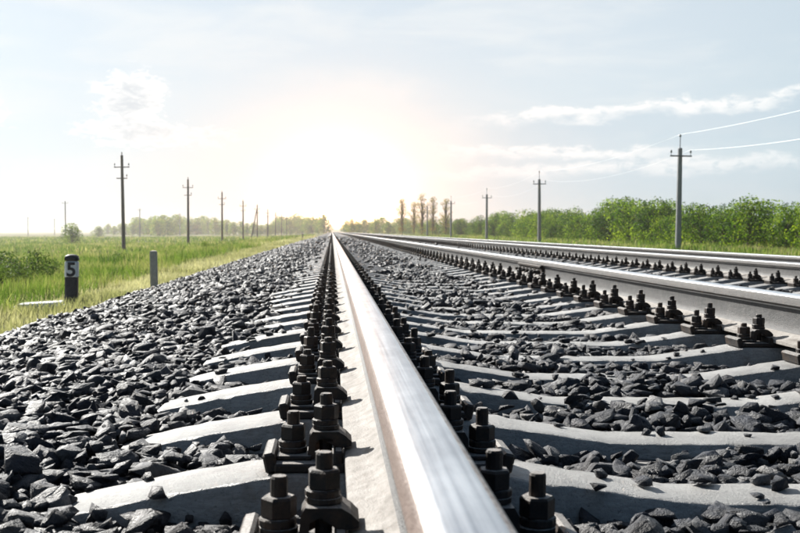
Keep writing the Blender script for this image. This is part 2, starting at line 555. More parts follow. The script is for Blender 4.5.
xs = np.unique(np.concatenate([np.linspace(-30, -2.4, 60), np.linspace(8, 40, 40), -30 - np.geomspace(3, 2970, 30),
                               40 + np.geomspace(3, 2960, 24), [-2.4, 2.0, 8.0]]))
ys = np.unique(np.concatenate([np.linspace(-60, 60, 100), 60 + np.geomspace(2, 3940, 50)]))
GX, GY = np.meshgrid(xs, ys)
fade = np.clip(1 - (np.abs(GY) - 100) / 400, 0, 1)
base0 = np.interp(GX, GND_X, GND_Z)
GZ = base0 + (ground_z(GX, GY) - base0) * fade
nx, ny = len(xs), len(ys)
idx = np.arange(nx * ny).reshape(ny, nx)
quads = np.stack([idx[:-1, :-1], idx[:-1, 1:], idx[1:, 1:], idx[1:, :-1]], -1).reshape(-1, 4)
g = link('ground', mesh_np('ground', np.stack([GX, GY, GZ], -1).reshape(-1, 3), [quads], [M['ground']], True))
tag(g, 'green and straw coloured meadow ground on both sides of the railway', kind='structure')

# ballast bed: the fine material the stones lie in
byy = np.unique(np.concatenate([np.linspace(-6, 30, 240), 30 + np.geomspace(0.5, 1170, 60)]))
bxx = np.unique(np.concatenate([np.linspace(-2.75, 8.1, 110), BED_X]))
BX, BY = np.meshgrid(bxx, byy)
BZ = bed_z(BX) - 0.012 + rng.normal(0, 0.006, BX.shape)
nx, ny = len(bxx), len(byy)
idx = np.arange(nx * ny).reshape(ny, nx)
quads = np.stack([idx[:-1, :-1], idx[:-1, 1:], idx[1:, 1:], idx[1:, :-1]], -1).reshape(-1, 4)
bed = link('ballast_bed', mesh_np('ballast_bed', np.stack([BX, BY, BZ], -1).reshape(-1, 3), [quads], [M['ballast']], False))
tag(bed, 'dark crushed stone ballast bed carrying both railway tracks', kind='structure')

# low far ridge closing the plain
pv, pf = [], []
az_s = np.linspace(R(-75), R(60), 160)
for i, a in enumerate(az_s):
    h = 2.5 + 3.2 * (0.5 + 0.5 * math.sin(a * 7 + 1.2)) + 1.6 * math.sin(a * 23)
    for d, z in ((2250, -2.0), (2420, h * 0.75), (2600, h), (2900, -2.0)):
        pv.append((math.sin(a) * d, math.cos(a) * d, z))
for i in range(len(az_s) - 1):
    for k in range(3):
        pf.append((i * 4 + k, (i + 1) * 4 + k, (i + 1) * 4 + k + 1, i * 4 + k + 1))
hl = link('hills', mesh_np('hills', pv, [np.array(pf)], [M['hill']], True))
tag(hl, 'low pale green ridge on the far horizon', kind='structure')

# ------------------------------------------------------------------ rails
half = [(0.0, 0.1803), (0.010, 0.1801), (0.018, 0.1795), (0.0245, 0.1782), (0.0295, 0.1755), (0.0330, 0.1718), (0.0352, 0.1665),
        (0.0372, 0.1420), (0.0340, 0.1375), (0.0180, 0.1320), (0.0120, 0.1265)]
webp = [(0.0120, 0.1265), (0.0095, 0.115), (0.0090, 0.090), (0.0095, 0.062), (0.0125, 0.045), (0.0180, 0.0370)]
footp = [(0.0180, 0.0370), (0.0300, 0.0295), (0.0450, 0.0225), (0.0700, 0.0140), (0.0745, 0.0115), (0.0750, 0.0090), (0.0750, 0.0)]
RY0, RY1 = -6.0, 1150.0
rys = np.array([RY0, 0, 3, 6, 10, 20, 40, 80, 160, 320, 640, RY1])


def strip(pts, closed_bottom=False):
    pts = np.array(pts)
    n = len(pts)
    V = np.concatenate([np.column_stack([pts[:, 0], np.full(n, y), pts[:, 1]]) for y in rys])
    F = []
    for j in range(len(rys) - 1):
        for i in range(n - 1):
            F.append((j * n + i, j * n + i + 1, (j + 1) * n + i + 1, (j + 1) * n + i))
    return V, np.array(F)


def shade_angle(me, ang=R(40)):
    bm = bmesh.new()
    bm.from_mesh(me)
    for f in bm.faces:
        f.smooth = True
    for e in bm.edges:
        if len(e.link_faces) == 2 and e.calc_face_angle(0) > ang:
            e.smooth = False
    bm.to_mesh(me)
    bm.free()


headpts = [(-x, z) for x, z in half[::-1]] + half[1:]
V, Fc = strip(headpts)
me_head = mesh_np('rail_head', V, [Fc[:, ::-1]], [M['rail_top'], M['rail_corner'], M['rail_rust']])
for p in me_head.polygons:
    c = p.center
    p.material_index = 0 if abs(c.x) < 0.0245 else (1 if c.z > 0.1718 else 2)
shade_angle(me_head)
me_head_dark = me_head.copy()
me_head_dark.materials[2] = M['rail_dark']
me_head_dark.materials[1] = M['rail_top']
me_web = []
for s in (-1, 1):
    V, Fc = strip([(s * x, z) for x, z in webp])
    me_web.append(mesh_np('rail_web', V, [Fc if s < 0 else Fc[:, ::-1]], [M['rail_web']], True))
fp = [(-x, z) for x, z in footp]
V, Fc = strip(fp)
V2, Fc2 = strip(footp)
V3, Fc3 = strip([(-0.075, 0.0), (0.075, 0.0)])
me_foot = mesh_np('rail_foot', np.concatenate([V, V2, V3]), [Fc, Fc2[:, ::-1] + len(V), Fc3 + len(V) + len(V2)], [M['rail_foot']])
shade_angle(me_foot)
rail_labels = {
    (1, -1): 'large polished steel rail running from the bottom edge to the vanishing point',
    (1, 1): 'dark sided steel rail with a bolted joint, second rail of the near track',
    (2, -1): 'nearer rail of the far track with a row of small bolts below it',
    (2, 1): 'farthest steel rail, a thin bright line in front of the grass strip'}


def track_point(tr, dx, dz=0.0):
    xc, zt = (XC1, ZT1) if tr == 1 else (XC2, ZT2)
    return xc + dx * math.cos(CANT) + dz * math.sin(CANT), zt - dx * math.sin(CANT) + dz * math.cos(CANT)


for tr in (1, 2):
    for s in (-1, 1):
        rx, rz = track_point(tr, s * HALF, -0.1803)
        e = link('rail', None, None, (rx, 0, rz), (0, CANT, 0))
        tag(e, rail_labels[(tr, s)], 'rail', 'steel rails of the two tracks')
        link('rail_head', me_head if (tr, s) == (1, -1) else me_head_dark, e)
        for mw in me_web:
            link('rail_web', mw, e)
        link('rail_foot', me_foot, e)

# ------------------------------------------------------------------ sleepers and their fastenings
SEAT = -0.1803 - 0.018             # sleeper seat below the rail tops
SPACING = 0.5
SL_Y0 = 1.31
prof = [(0, -0.050), (0.28, -0.050), (0.60, -0.003), (0.63, 0.0), (0.97, 0.0), (1.0, -0.003), (1.18, -0.034), (1.345, -0.070)]


def sleeper_mesh(seed, simple=False):
    r = np.random.default_rng(seed)
    st = [(-x, z) for x, z in prof[:0:-1]] + prof
    if not simple:
        fx = np.linspace(-1.345, 1.345, 108)
        st = [(x, float(np.interp(x, [a for a, b in st], [b for a, b in st]))) for x in fx]
    V, F = [], []
    n = 6
    for i, (x, z) in enumerate(st):
        tw = 0.081 if abs(x) > 0.5 else 0.073
        j = (lambda s_: r.normal(0, s_)) if not simple else (lambda s_: 0.0)
        ch = 0.003 + max(0.0, j(0.005) - 0.004)
        ch2 = 0.003 + max(0.0, j(0.005) - 0.004)
        V += [(x, -tw - 0.045, -0.20), (x, -tw - 0.003 + j(0.0012), z - ch), (x, -tw + ch + j(0.0010), z + j(0.0007)),
              (x, tw - ch2 + j(0.0010), z + j(0.0007)), (x, tw + 0.003 + j(0.0012), z - ch2), (x, tw + 0.045, -0.20)]
    for i in range(len(st) - 1):
        for k in range(n - 1):
            F.append((i * n + k, (i + 1) * n + k, (i + 1) * n + k + 1, i * n + k + 1))
        F.append((i * n + 5, (i + 1) * n + 5, (i + 1) * n, i * n))
    me = mesh_np('sleeper_body', V, [np.array(F), np.array([list(range(6))[::-1], [(len(st) - 1) * 6 + k for k in range(6)]])], [M['concrete']])
    bm = bmesh.new(); bm.from_mesh(me)
    bmesh.ops.recalc_face_normals(bm, faces=bm.faces)
    bm.to_mesh(me); bm.free()
    return me


BODIES = [sleeper_mesh(s) for s in range(5)]
BODY_S = sleeper_mesh(9, True)


def base_plate_mesh():
    b = MB()
    b.box((0, 0, 0.0085), (0.384, 0.135, 0.015), bevel=0.003)
    for s in (-1, 1):
        b.box((s * 0.0855, 0, 0.025), (0.016, 0.130, 0.024), bevel=0.003)
        b.box((s * 0.199, 0.0, 0.016), (0.020, 0.128, 0.034), rot=(0, s * 0.22, 0), bevel=0.004)
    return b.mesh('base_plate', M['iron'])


def clip_mesh():
    b = MB()
    # an arch standing between rib and rail foot, its toe on the foot
    pts = [(0.138, 0.017), (0.135, 0.053), (0.129, 0.063), (0.085, 0.063), (0.073, 0.056), (0.063, 0.046), (0.064, 0.039), (0.078, 0.036),
           (0.0885, 0.036)]
    arch = [(0.091, 0.044), (0.097, 0.0515), (0.107, 0.0535), (0.117, 0.0515), (0.124, 0.044), (0.126, 0.017)]
    poly = pts + [(0.0885, 0.039)] + arch
    a = [b.bm.verts.new((x, -0.031, z)) for x, z in poly]
    c = [b.bm.verts.new((x, 0.031, z)) for x, z in poly]
    n = len(poly)
    for i in range(n):
        b.bm.faces.new((a[i], a[(i + 1) % n], c[(i + 1) % n], c[i]))
    f1 = b.bm.faces.new(a[::-1]); f2 = b.bm.faces.new(c)
    bmesh.ops.triangulate(b.bm, faces=[f1, f2])
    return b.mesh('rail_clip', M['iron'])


def washer_parts(b, x, z, r, h):
    b.rev([(r * 0.92, z), (r, z + h * 0.1), (r, z + h * 0.42), (r * 0.93, z + h * 0.46)], 14, (x, 0))
    b.rev([(r * 0.90, z + h * 0.46), (r * 0.97, z + h * 0.55), (r * 0.97, z + h * 0.9), (r * 0.9, z + h)], 14, (x + 0.0015, 0.001))


def nut_parts(b, x, z, r, h, ph):
    b.rev([(r * 0.95, z), (r, z + h * 0.06), (r, z + h * 0.88), (r * 0.86, z + h)], 6, (x, 0), ph)


def bolt_parts(b, x, z0, z1, r):
    b.rev([(r, z0), (r, z1 - 0.003), (r * 0.84, z1)], 12, (x, 0))


def fast_meshes(ph=0.15, dz=0.0):
    P = {}
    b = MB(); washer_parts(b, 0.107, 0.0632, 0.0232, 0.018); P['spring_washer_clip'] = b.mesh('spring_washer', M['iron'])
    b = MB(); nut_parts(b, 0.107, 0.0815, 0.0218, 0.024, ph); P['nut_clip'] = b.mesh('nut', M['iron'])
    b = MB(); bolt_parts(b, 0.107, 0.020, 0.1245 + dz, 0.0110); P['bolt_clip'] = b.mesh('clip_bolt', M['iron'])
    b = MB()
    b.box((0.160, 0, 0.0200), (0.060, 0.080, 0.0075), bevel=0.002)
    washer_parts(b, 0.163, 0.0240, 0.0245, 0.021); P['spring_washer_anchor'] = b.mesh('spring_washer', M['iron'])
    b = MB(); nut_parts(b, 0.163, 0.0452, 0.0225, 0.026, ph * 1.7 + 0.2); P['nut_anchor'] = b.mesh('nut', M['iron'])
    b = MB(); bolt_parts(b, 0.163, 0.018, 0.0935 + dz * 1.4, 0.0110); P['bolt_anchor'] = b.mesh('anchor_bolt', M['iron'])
    return P


ME_PLATE = base_plate_mesh()
ME_CLIP = clip_mesh()
FPS = [fast_meshes(*a_) for a_ in ((0.15, 0.0), (0.45, 0.005), (0.80, -0.006), (0.62, 0.002), (0.02, -0.003))]
FP = FPS[0]
# one-piece versions for sleepers farther off
b = MB()
for me_ in (ME_CLIP, FP['spring_washer_clip'], FP['nut_clip'], FP['bolt_clip']):
    b.bm.from_mesh(me_)
ME_CLIP_FAR = b.mesh('rail_clip', M['iron'])
b = MB()
for me_ in (FP['spring_washer_anchor'], FP['nut_anchor'], FP['bolt_anchor']):
    b.bm.from_mesh(me_)
ME_ANCH_FAR = b.mesh('anchor_bolt', M['iron'])
b = MB()
b.box((0, 0, 0.009), (0.384, 0.135, 0.016))
for s in (-1, 1):
    b.box((s * 0.103, 0, 0.035), (0.070, 0.060, 0.050))
    b.rev([(0.026, 0.06), (0.026, 0.106)], 6, (s * 0.107, 0)); b.rev([(0.012, 0.104), (0.012, 0.124)], 5, (s * 0.107, 0))
    b.rev([(0.028, 0.018), (0.027, 0.072)], 6, (s * 0.163, 0)); b.rev([(0.012, 0.07), (0.012, 0.093)], 5, (s * 0.163, 0))
ME_FAST_FAR = b.mesh('fastening', M['iron'])

ordinal = ['first', 'second', 'third', 'fourth', 'fifth', 'sixth', 'seventh', 'eighth']
SLEEPERS = []                      # (track, y) used when the stones are strewn
rs = random.Random(4)


def add_sleeper(tr, y, level, label, group):
    x, z = track_point(tr, 0.0, SEAT)
    e = link('concrete_sleeper', None, None, (x, y + rs.uniform(-.010, .010), z), (0, CANT, rs.uniform(-.006, .006)))
    tag(e, label, 'sleeper', group)
    link('sleeper_body', BODIES[rs.randrange(5)] if level < 2 else BODY_S, e)
    for s in (-1, 1):
        if level == 2:
            link('fastening', ME_FAST_FAR, e, (s * HALF, 0, 0))
            continue
        pl = link('base_plate', ME_PLATE, e, (s * HALF, 0, 0))
        for q in (-1, 1):
            rz = 0.0 if q > 0 else math.pi
            if level == 0:
                FQ = FPS[rs.randrange(5)]
                link('rail_clip', ME_CLIP, pl, (0, 0, 0), (0, 0, rz))
                for nm, k in (('spring_washer', 'spring_washer_clip'), ('nut', 'nut_clip'), ('clip_bolt', 'bolt_clip'),
                              ('spring_washer', 'spring_washer_anchor'), ('nut', 'nut_anchor'), ('anchor_bolt', 'bolt_anchor')):
                    link(nm, FQ[k], pl, (0, 0, 0), (0, 0, rz))
            else:
                link('rail_clip', ME_CLIP_FAR, pl, (0, 0, 0), (0, 0, rz))
                link('anchor_bolt', ME_ANCH_FAR, pl, (0, 0, 0), (0, 0, rz))
    return e


N1, N2 = 110, 90
for k in range(N1):
    y = SL_Y0 + SPACING * k
    lv = 0 if k < 18 else (1 if k < 50 else 2)
    if k < 8:
        lab = 'pale weathered concrete sleeper under the big rail, %s from the bottom edge' % ordinal[k]
    else:
        lab = 'pale concrete sleeper farther along the near track, bolted to both of its rails'
    add_sleeper(1, y, lv, lab, 'concrete sleepers of the near track')
Y2 = 7.9
for k in range(N2):
    add_sleeper(2, Y2 + SPACING * k, 1 if k < 45 else 2, 'small concrete sleeper of the far track beyond the near track',
                'concrete sleepers of the far track')
# the rest of the sleepers, too far to tell apart
for tr, y0, y1 in ((1, SL_Y0 + SPACING * N1, 330), (2, Y2 + SPACING * N2, 330)):
    vb = np.array([v.co[:] for v in BODY_S.vertices]); fb = [list(p.vertices) for p in BODY_S.polygons]
    vf = np.array([v.co[:] for v in ME_FAST_FAR.vertices]); ff = [list(p.vertices) for p in ME_FAST_FAR.polygons]
    bmv, bmf = [], []
    x, z = track_point(tr, 0, SEAT)
    yy = np.arange(y0, y1, SPACING)
    fq = np.array([f for f in fb if len(f) == 4])
    V = np.concatenate([vb + [0, a, 0] for a in yy])
    F = np.concatenate([fq + i * len(vb) for i in range(len(yy))])
    o = link('distant_sleepers', mesh_np('distant_sleepers', V, [F], [M['concrete']]), None, (x, 0, z), (0, CANT, 0))
    tag(o, 'distant %s track sleepers merging into one pale ribbed band' % ('near' if tr == 1 else 'far'), 'sleepers', kind='stuff')
    f4 = np.array([f for f in ff if len(f) == 4]); f5 = [f for f in ff if len(f) != 4]
    Vs, Fs = [], []
    cnt = 0
    for a in yy:
        for s in (-1, 1):
            Vs.append(vf + [s * HALF, a, 0]); Fs.append(f4 + cnt); cnt += len(vf)
    o = link('distant_fastenings', mesh_np('distant_fastenings', np.concatenate(Vs), [np.concatenate(Fs)], [M['iron']]), None, (x, 0, z), (0, CANT, 0))
    tag(o, 'distant dark bolts lining the rails of the %s track' % ('near' if tr == 1 else 'far'), 'bolts', kind='stuff')

# bolted joint in the second rail
jx, jz = track_point(1, HALF, -0.1803)
J = link('rail_joint', None, None, (jx, 8.75, jz), (0, CANT, 0))
tag(J, 'bolted splice bar joining two lengths of the second rail', 'rail joint')
for s in (-1, 1):
    b = MB()
    b.prism_y([(s * 0.0125, 0.128), (s * 0.034, 0.1365), (s * 0.046, 0.133), (s * 0.046, 0.120), (s * 0.030, 0.108), (s * 0.028, 0.062), (s * 0.047, 0.046),
               (s * 0.066, 0.032), (s * 0.066, 0.020), (s * 0.047, 0.0265), (s * 0.020, 0.042)], -0.5, 0.5)
    fpl = link('splice_bar', b.mesh('splice_bar', M['iron']), J)
    for yy in (-0.41, -0.24, -0.08, 0.08, 0.24, 0.41):
        b = MB()
        b.rev([(0.023, 0.0), (0.023, 0.022), (0.020, 0.026)], 6)
        b.rev([(0.0125, 0.024), (0.0125, 0.052)], 10)
        link('joint_bolt', b.mesh('joint_bolt', M['iron']), fpl, (s * 0.029, yy, 0.085), (0, s * math.pi / 2, 0))

# ------------------------------------------------------------------ ballast stones
def stone_template(seed, npts):
    r = np.random.default_rng(seed)
    p = r.normal(size=(npts, 3))
    p /= np.linalg.norm(p, axis=1)[:, None]
    p *= r.uniform(0.72, 1.0, (npts, 1))
    p = np.sign(p) * np.abs(p) ** 0.7            # blockier
    p *= np.array([1.0, r.uniform(0.48, 0.9), r.uniform(0.22, 0.58)])
    bm = bmesh.new()
    for q in p:
        bm.verts.new(q)
    rr = bmesh.ops.convex_hull(bm, input=bm.verts)
    bmesh.ops.delete(bm, geom=[e for e in rr['geom_unused'] if isinstance(e, bmesh.types.BMVert)] , context='VERTS')
    bmesh.ops.recalc_face_normals(bm, faces=bm.faces)
    bm.verts.index_update()
    v = np.array([x.co[:] for x in bm.verts])
    f = np.array([[x.index for x in fc.verts] for fc in bm.faces])
    bm.free()
    v -= (v.max(0) + v.min(0)) / 2
    v /= (v[:, 0].max() - v[:, 0].min())
    return v, f


T_HI = [stone_template(100 + i, 11 + i % 6) for i in range(24)]
T_MID = [stone_template(200 + i, 9) for i in range(14)]
T_LO = [stone_template(300 + i, 7) for i in range(10)]


def rot_mats(n, tilt):
    """random spin, small tilt, random in-plane axis"""
    a = rng.uniform(0, 2 * np.pi, n)
    th = np.abs(rng.normal(0, tilt, n))
    ph = rng.uniform(0, 2 * np.pi, n)
    kx, ky = np.cos(ph), np.sin(ph)
    c, s = np.cos(th), np.sin(th)
    Rt = np.empty((n, 3, 3))
    Rt[:, 0, 0] = c + kx * kx * (1 - c); Rt[:, 0, 1] = kx * ky * (1 - c); Rt[:, 0, 2] = ky * s
    Rt[:, 1, 0] = kx * ky * (1 - c); Rt[:, 1, 1] = c + ky * ky * (1 - c); Rt[:, 1, 2] = -kx * s
    Rt[:, 2, 0] = -ky * s; Rt[:, 2, 1] = kx * s; Rt[:, 2, 2] = c
    Rz = np.zeros((n, 3, 3))
    Rz[:, 0, 0] = np.cos(a); Rz[:, 0, 1] = -np.sin(a); Rz[:, 1, 0] = np.sin(a); Rz[:, 1, 1] = np.cos(a); Rz[:, 2, 2] = 1
    return Rt @ Rz


def on_sleeper(x, y, m):
    """distance test against both tracks' sleepers"""
    hit = np.zeros(len(x), bool)
    for xc, y0 in ((XC1, SL_Y0), (XC2, Y2)):
        dy = np.abs((y - y0 + SPACING / 2) % SPACING - SPACING / 2)
        hit |= (np.abs(x - xc) < 1.345 + m * 0.4) & (dy < 0.088 + m)
    return hit


def near_fast(x, y):
    hit = np.zeros(len(x), bool)
    for xc, y0 in ((XC1, SL_Y0), (XC2, Y2)):
        dy = np.abs((y - y0 + SPACING / 2) % SPACING - SPACING / 2)
        for s in (-1, 1):
            dx = np.abs(x - xc - s * HALF)
            hit |= ((dx < 0.26) & (dy < 0.13))
    return hit


def under_rail(x):
    hit = np.zeros(len(x), bool)
    for xc in (XC1, XC2):
        for s in (-1, 1):
            hit |= np.abs(x - xc - s * HALF) < 0.09
    return hit


def lumps(x, y):
    return 0.010 * np.sin(3.1 * x + 1.7 * y) + 0.008 * np.sin(5.3 * y - 2.2 * x + 1) + 0.006 * np.sin(9.1 * x + 7.7 * y)


def strew(y0, y1, x0, x1, dens, size, tilt, lift, templates, on_top=0.0):
    n = int((y1 - y0) * (x1 - x0) * dens)
    y = rng.uniform(y0, y1, n)
    x = rng.uniform(x0, x1, n)
    # only what a camera near this place could see
    keep = (x > -0.48 * y - 1.3) & (x < 0.60 * y + 1.4)
    x, y = x[keep], y[keep]
    s = size * np.exp(rng.normal(0, 0.42, len(x)))
    s = np.clip(s, size * 0.35, min(size * 2.0, max(0.10, size * 1.25)))
    on = on_sleeper(x, y, s * 0.33)
    top = on & (rng.random(len(x)) < on_top) & ~near_fast(x, y) & ~under_rail(x) & (s < size * 1.25)
    ok = (~on & ~near_fast(x, y)) | top
    z = bed_z(x) + lumps(x, y) + lift + rng.normal(0, 0.007, len(x))
    z = np.where(under_rail(x), np.minimum(z, bed_z(x) - 0.006), z)
    # stones lying on a sleeper
    for xc, zt in ((XC1, ZT1), (XC2, ZT2)):
        d = x - xc
        sel = top & (np.abs(d) < 1.34)
        zs = np.interp(np.abs(d), [a for a, b in prof], [b for a, b in prof]) + zt + SEAT - d * CANT
        z = np.where(sel, zs + s * 0.20, z)
    x, y, z, s, top = x[ok], y[ok], z[ok], s[ok], top[ok]
    Rm = rot_mats(len(x), tilt)
    Rm[top] = rot_mats(int(top.sum()), 0.08)
    ti = rng.integers(0, len(templates), len(x))
    return x, y, z, s, Rm, ti, templates, top


batches = [
    strew(0.9, 5.5, -2.75, 4.2, 1150, 0.039, 0.42, -0.004, T_MID),
    strew(0.9, 5.5, -2.75, 4.2, 900, 0.040, 0.55, 0.012, T_HI, 0.08),
    strew(0.9, 5.5, -2.75, 4.2, 110, 0.054, 0.38, 0.016, T_HI, 0.03),
    strew(5.5, 13, -2.75, 7.6, 640, 0.044, 0.42, 0.0, T_MID),
    strew(5.5, 13, -2.75, 7.6, 520, 0.047, 0.55, 0.014, T_MID, 0.10),
    strew(13, 32, -2.75, 8.0, 290, 0.062, 0.55, 0.012, T_LO, 0.12),
    strew(32, 90, -2.75, 8.0, 50, 0.13, 0.5, 0.010, T_LO, 0.08),
]
# the 300 that show largest become stones of their own
cand = []
for bi in (1, 2):
    x, y, z, s, Rm, ti, tpl, top = batches[bi]
    dep = y * math.cos(YAW) + x * math.sin(YAW)
    lat = x * math.cos(YAW) - y * math.sin(YAW)
    px = 400 + F_PX * lat / dep
    py = 266.5 - F_PX * ((z - CAM_Z) / dep + math.tan(PITCH))
    inv = (px > -10) & (px < 810) & (py < 545) & (y > 1.0)
    # not behind the big rail
    hid = (px > 332 + (py - 231) * 0.0) & (px < 332 + (py - 231) * 0.64) & (x > RAIL_C)
    for i in np.where(inv & ~hid)[0]:
        cand.append((s[i] / dep[i], bi, i))
cand.sort(reverse=True)
chosen = {(bi, i) for _, bi, i in cand[:300]}


def chipped(v, f, seed):
    """one subdivision with broken, uneven faces"""
    r = np.random.default_rng(seed)
    v = list(map(np.array, v)); mid = {}; out = []

    def mp(a, b_):
        k_ = (min(a, b_), max(a, b_))
        if k_ not in mid:
            e_ = v[b_] - v[a]
            p_ = (v[a] + v[b_]) / 2 + e_ * r.uniform(-.18, .18)
            nrm_ = p_ / (np.linalg.norm(p_) + 1e-6)
            v.append(p_ + nrm_ * r.normal(0.012, 0.028) + r.normal(0, 0.012, 3))
            mid[k_] = len(v) - 1
        return mid[k_]
    for a, b_, c_ in f:
        ab, bc, ca = mp(a, b_), mp(b_, c_), mp(c_, a)
        out += [(a, ab, ca), (ab, b_, bc), (ca, bc, c_), (ab, bc, ca)]
    return np.array(v), np.array(out)


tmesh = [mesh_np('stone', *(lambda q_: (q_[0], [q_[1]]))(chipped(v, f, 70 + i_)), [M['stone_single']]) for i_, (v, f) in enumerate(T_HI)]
for bi, i in sorted(chosen):
    x, y, z, s, Rm, ti, tpl, top = batches[bi]
    o = link('stone', tmesh[ti[i]], bed)
    o.matrix_local = Matrix.Translation((x[i], y[i], z[i])) @ Matrix(Rm[i].tolist()).to_4x4() @ Matrix.Scale(float(s[i]), 4)
VV, FF, off = [], [], 0
for bi, (x, y, z, s, Rm, ti, tpl, top) in enumerate(batches):
    skip = np.zeros(len(x), bool)
    for cb, i in chosen:
        if cb == bi:
            skip[i] = True
    for k, (tv, tf) in enumerate(tpl):
        sel = np.where((ti == k) & ~skip)[0]
        if not len(sel):
            continue
        P = np.einsum('nij,vj->nvi', Rm[sel], tv) * s[sel][:, None, None] + np.stack([x[sel], y[sel], z[sel]], -1)[:, None, :]
        nv = len(tv)
        VV.append(P.reshape(-1, 3))
        FF.append((tf[None] + (np.arange(len(sel)) * nv)[:, None, None] + off).reshape(-1, 3))
        off += len(sel) * nv
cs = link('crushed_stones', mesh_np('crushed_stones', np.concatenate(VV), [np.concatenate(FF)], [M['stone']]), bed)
cs['kind'] = 'stuff'
print('stones tris', sum(len(f) for f in FF))


# ------------------------------------------------------------------ grass
def blades(x, y, h, wd, lean=0.35):
    """bent tapering blades: 5 vertices, one quad and one triangle each"""
    n = len(x)
    z = ground_z(x, y) - 0.02
    a = rng.uniform(0, 2 * np.pi, n)
    l = np.abs(rng.normal(0, lean, n)) * h
    la = rng.uniform(0, 2 * np.pi, n)
    dx, dy = np.cos(a) * wd / 2, np.sin(a) * wd / 2
    lx, ly = np.cos(la) * l, np.sin(la) * l
    P = np.empty((n, 5, 3))
    P[:, 0] = np.stack([x - dx, y - dy, z], -1)
    P[:, 1] = np.stack([x + dx, y + dy, z], -1)
    P[:, 2] = np.stack([x + dx * .8 + lx * .35, y + dy * .8 + ly * .35, z + h * .6], -1)
    P[:, 3] = np.stack([x - dx * .8 + lx * .35, y - dy * .8 + ly * .35, z + h * .6], -1)
    P[:, 4] = np.stack([x + lx, y + ly, z + h], -1)
    i = np.arange(n) * 5
    q = np.stack([i, i + 1, i + 2, i + 3], -1)
    tr = np.stack([i + 3, i + 2, i + 4], -1)
    return P.reshape(-1, 3), q, tr


def patch(x0, x1, y0, y1, n, h, wd, clump=0.5):
    x = rng.uniform(x0, x1, n); y = rng.uniform(y0, y1, n)
    x += rng.normal(0, 0.05, n)
    keep = (x > -0.48 * y - 3) & (x < 0.62 * y + 3)
    x, y = x[keep], y[keep]
    cl = 0.5 + 0.5 * np.sin(x * 1.9 + np.sin(y * 1.3)) * np.sin(y * 1.1 + np.sin(x * 2.3))
    big = 0.5 + 0.5 * np.sin(x * 0.37 + 0.11 * y + 1) * np.sin(y * 0.23 - x * 0.19)
    keep = rng.random(len(x)) < 0.35 + 0.65 * cl
    x, y, cl, big = x[keep], y[keep], cl[keep], big[keep]
    hh = h * (0.5 + clump * cl + 0.5 * big) * rng.uniform(0.55, 1.25, len(x))
    return blades(x, y, hh, wd * rng.uniform(0.7, 1.4, len(x)))


def grass_object(name, parts, mat, label):
    V, Q, T, off = [], [], [], 0
    for v, q, t_ in parts:
        V.append(v); Q.append(q + off); T.append(t_ + off); off += len(v)
    o = link(name, mesh_np(name, np.concatenate(V), [np.concatenate(Q), np.concatenate(T)], [mat]))
    tag(o, label, 'grass', kind='stuff')


grass_object('verge_grass', [patch(-4.4, -2.62, 5, 22, 26000, 0.17, 0.011), patch(-4.2, -2.6, 22, 60, 20000, 0.20, 0.02),
                             patch(-5.5, -2.6, 60, 180, 16000, 0.25, 0.05),
                             patch(8.0, 12, 14, 60, 14000, 0.18, 0.02), patch(8.0, 13, 60, 200, 14000, 0.22, 0.05)],
             M['grass_near'], 'pale straw coloured grass along the edges of the ballast')
grass_object('meadow_grass', [patch(-12, -3.6, 9, 26, 60000, 0.25, 0.013, 0.9), patch(-20, -3.8, 26, 60, 64000, 0.28, 0.026, 0.9),
                              patch(-60, -4.5, 60, 140, 50000, 0.34, 0.07), patch(-140, -5, 140, 330, 36000, 0.40, 0.16),
                              patch(11, 30, 18, 70, 26000, 0.26, 0.03), patch(12, 34, 70, 250, 26000, 0.32, 0.08)],
             M['grass'], 'tall green meadow grass in the field and before the shrubs')


# ------------------------------------------------------------------ leafy plants and trees
def leaf_cloud(centres, radii, n, size, seed, zsq=0.8):
    r = np.random.default_rng(seed)
    centres = np.array(centres); radii = np.array(radii)
    wgt = radii ** 2; wgt = wgt / wgt.sum()
    k = r.choice(len(centres), n, p=wgt)
    d = r.normal(size=(n, 3)); d /= np.linalg.norm(d, axis=1)[:, None]
    rad = r.uniform(0.25, 1.0, n) ** 0.4
    d[:, 2] *= zsq
    p = centres[k] + d * (radii[k] * rad)[:, None]
    nrm = d + r.normal(0, 0.7, (n, 3)) + np.array([0, 0, 0.35])
    nrm /= np.linalg.norm(nrm, axis=1)[:, None]
    up = r.normal(size=(n, 3))
    u = np.cross(nrm, up); u /= np.linalg.norm(u, axis=1)[:, None]
    v = np.cross(nrm, u)
    s = size * r.uniform(0.6, 1.5, n)
    a = u * s[:, None]; bb = v * (s * 0.55)[:, None]
    P = np.stack([p - a, p + bb, p + a, p - bb], 1)
    i = np.arange(n) * 4
    return P.reshape(-1, 3), np.stack([i, i + 1, i + 2, i + 3], -1)


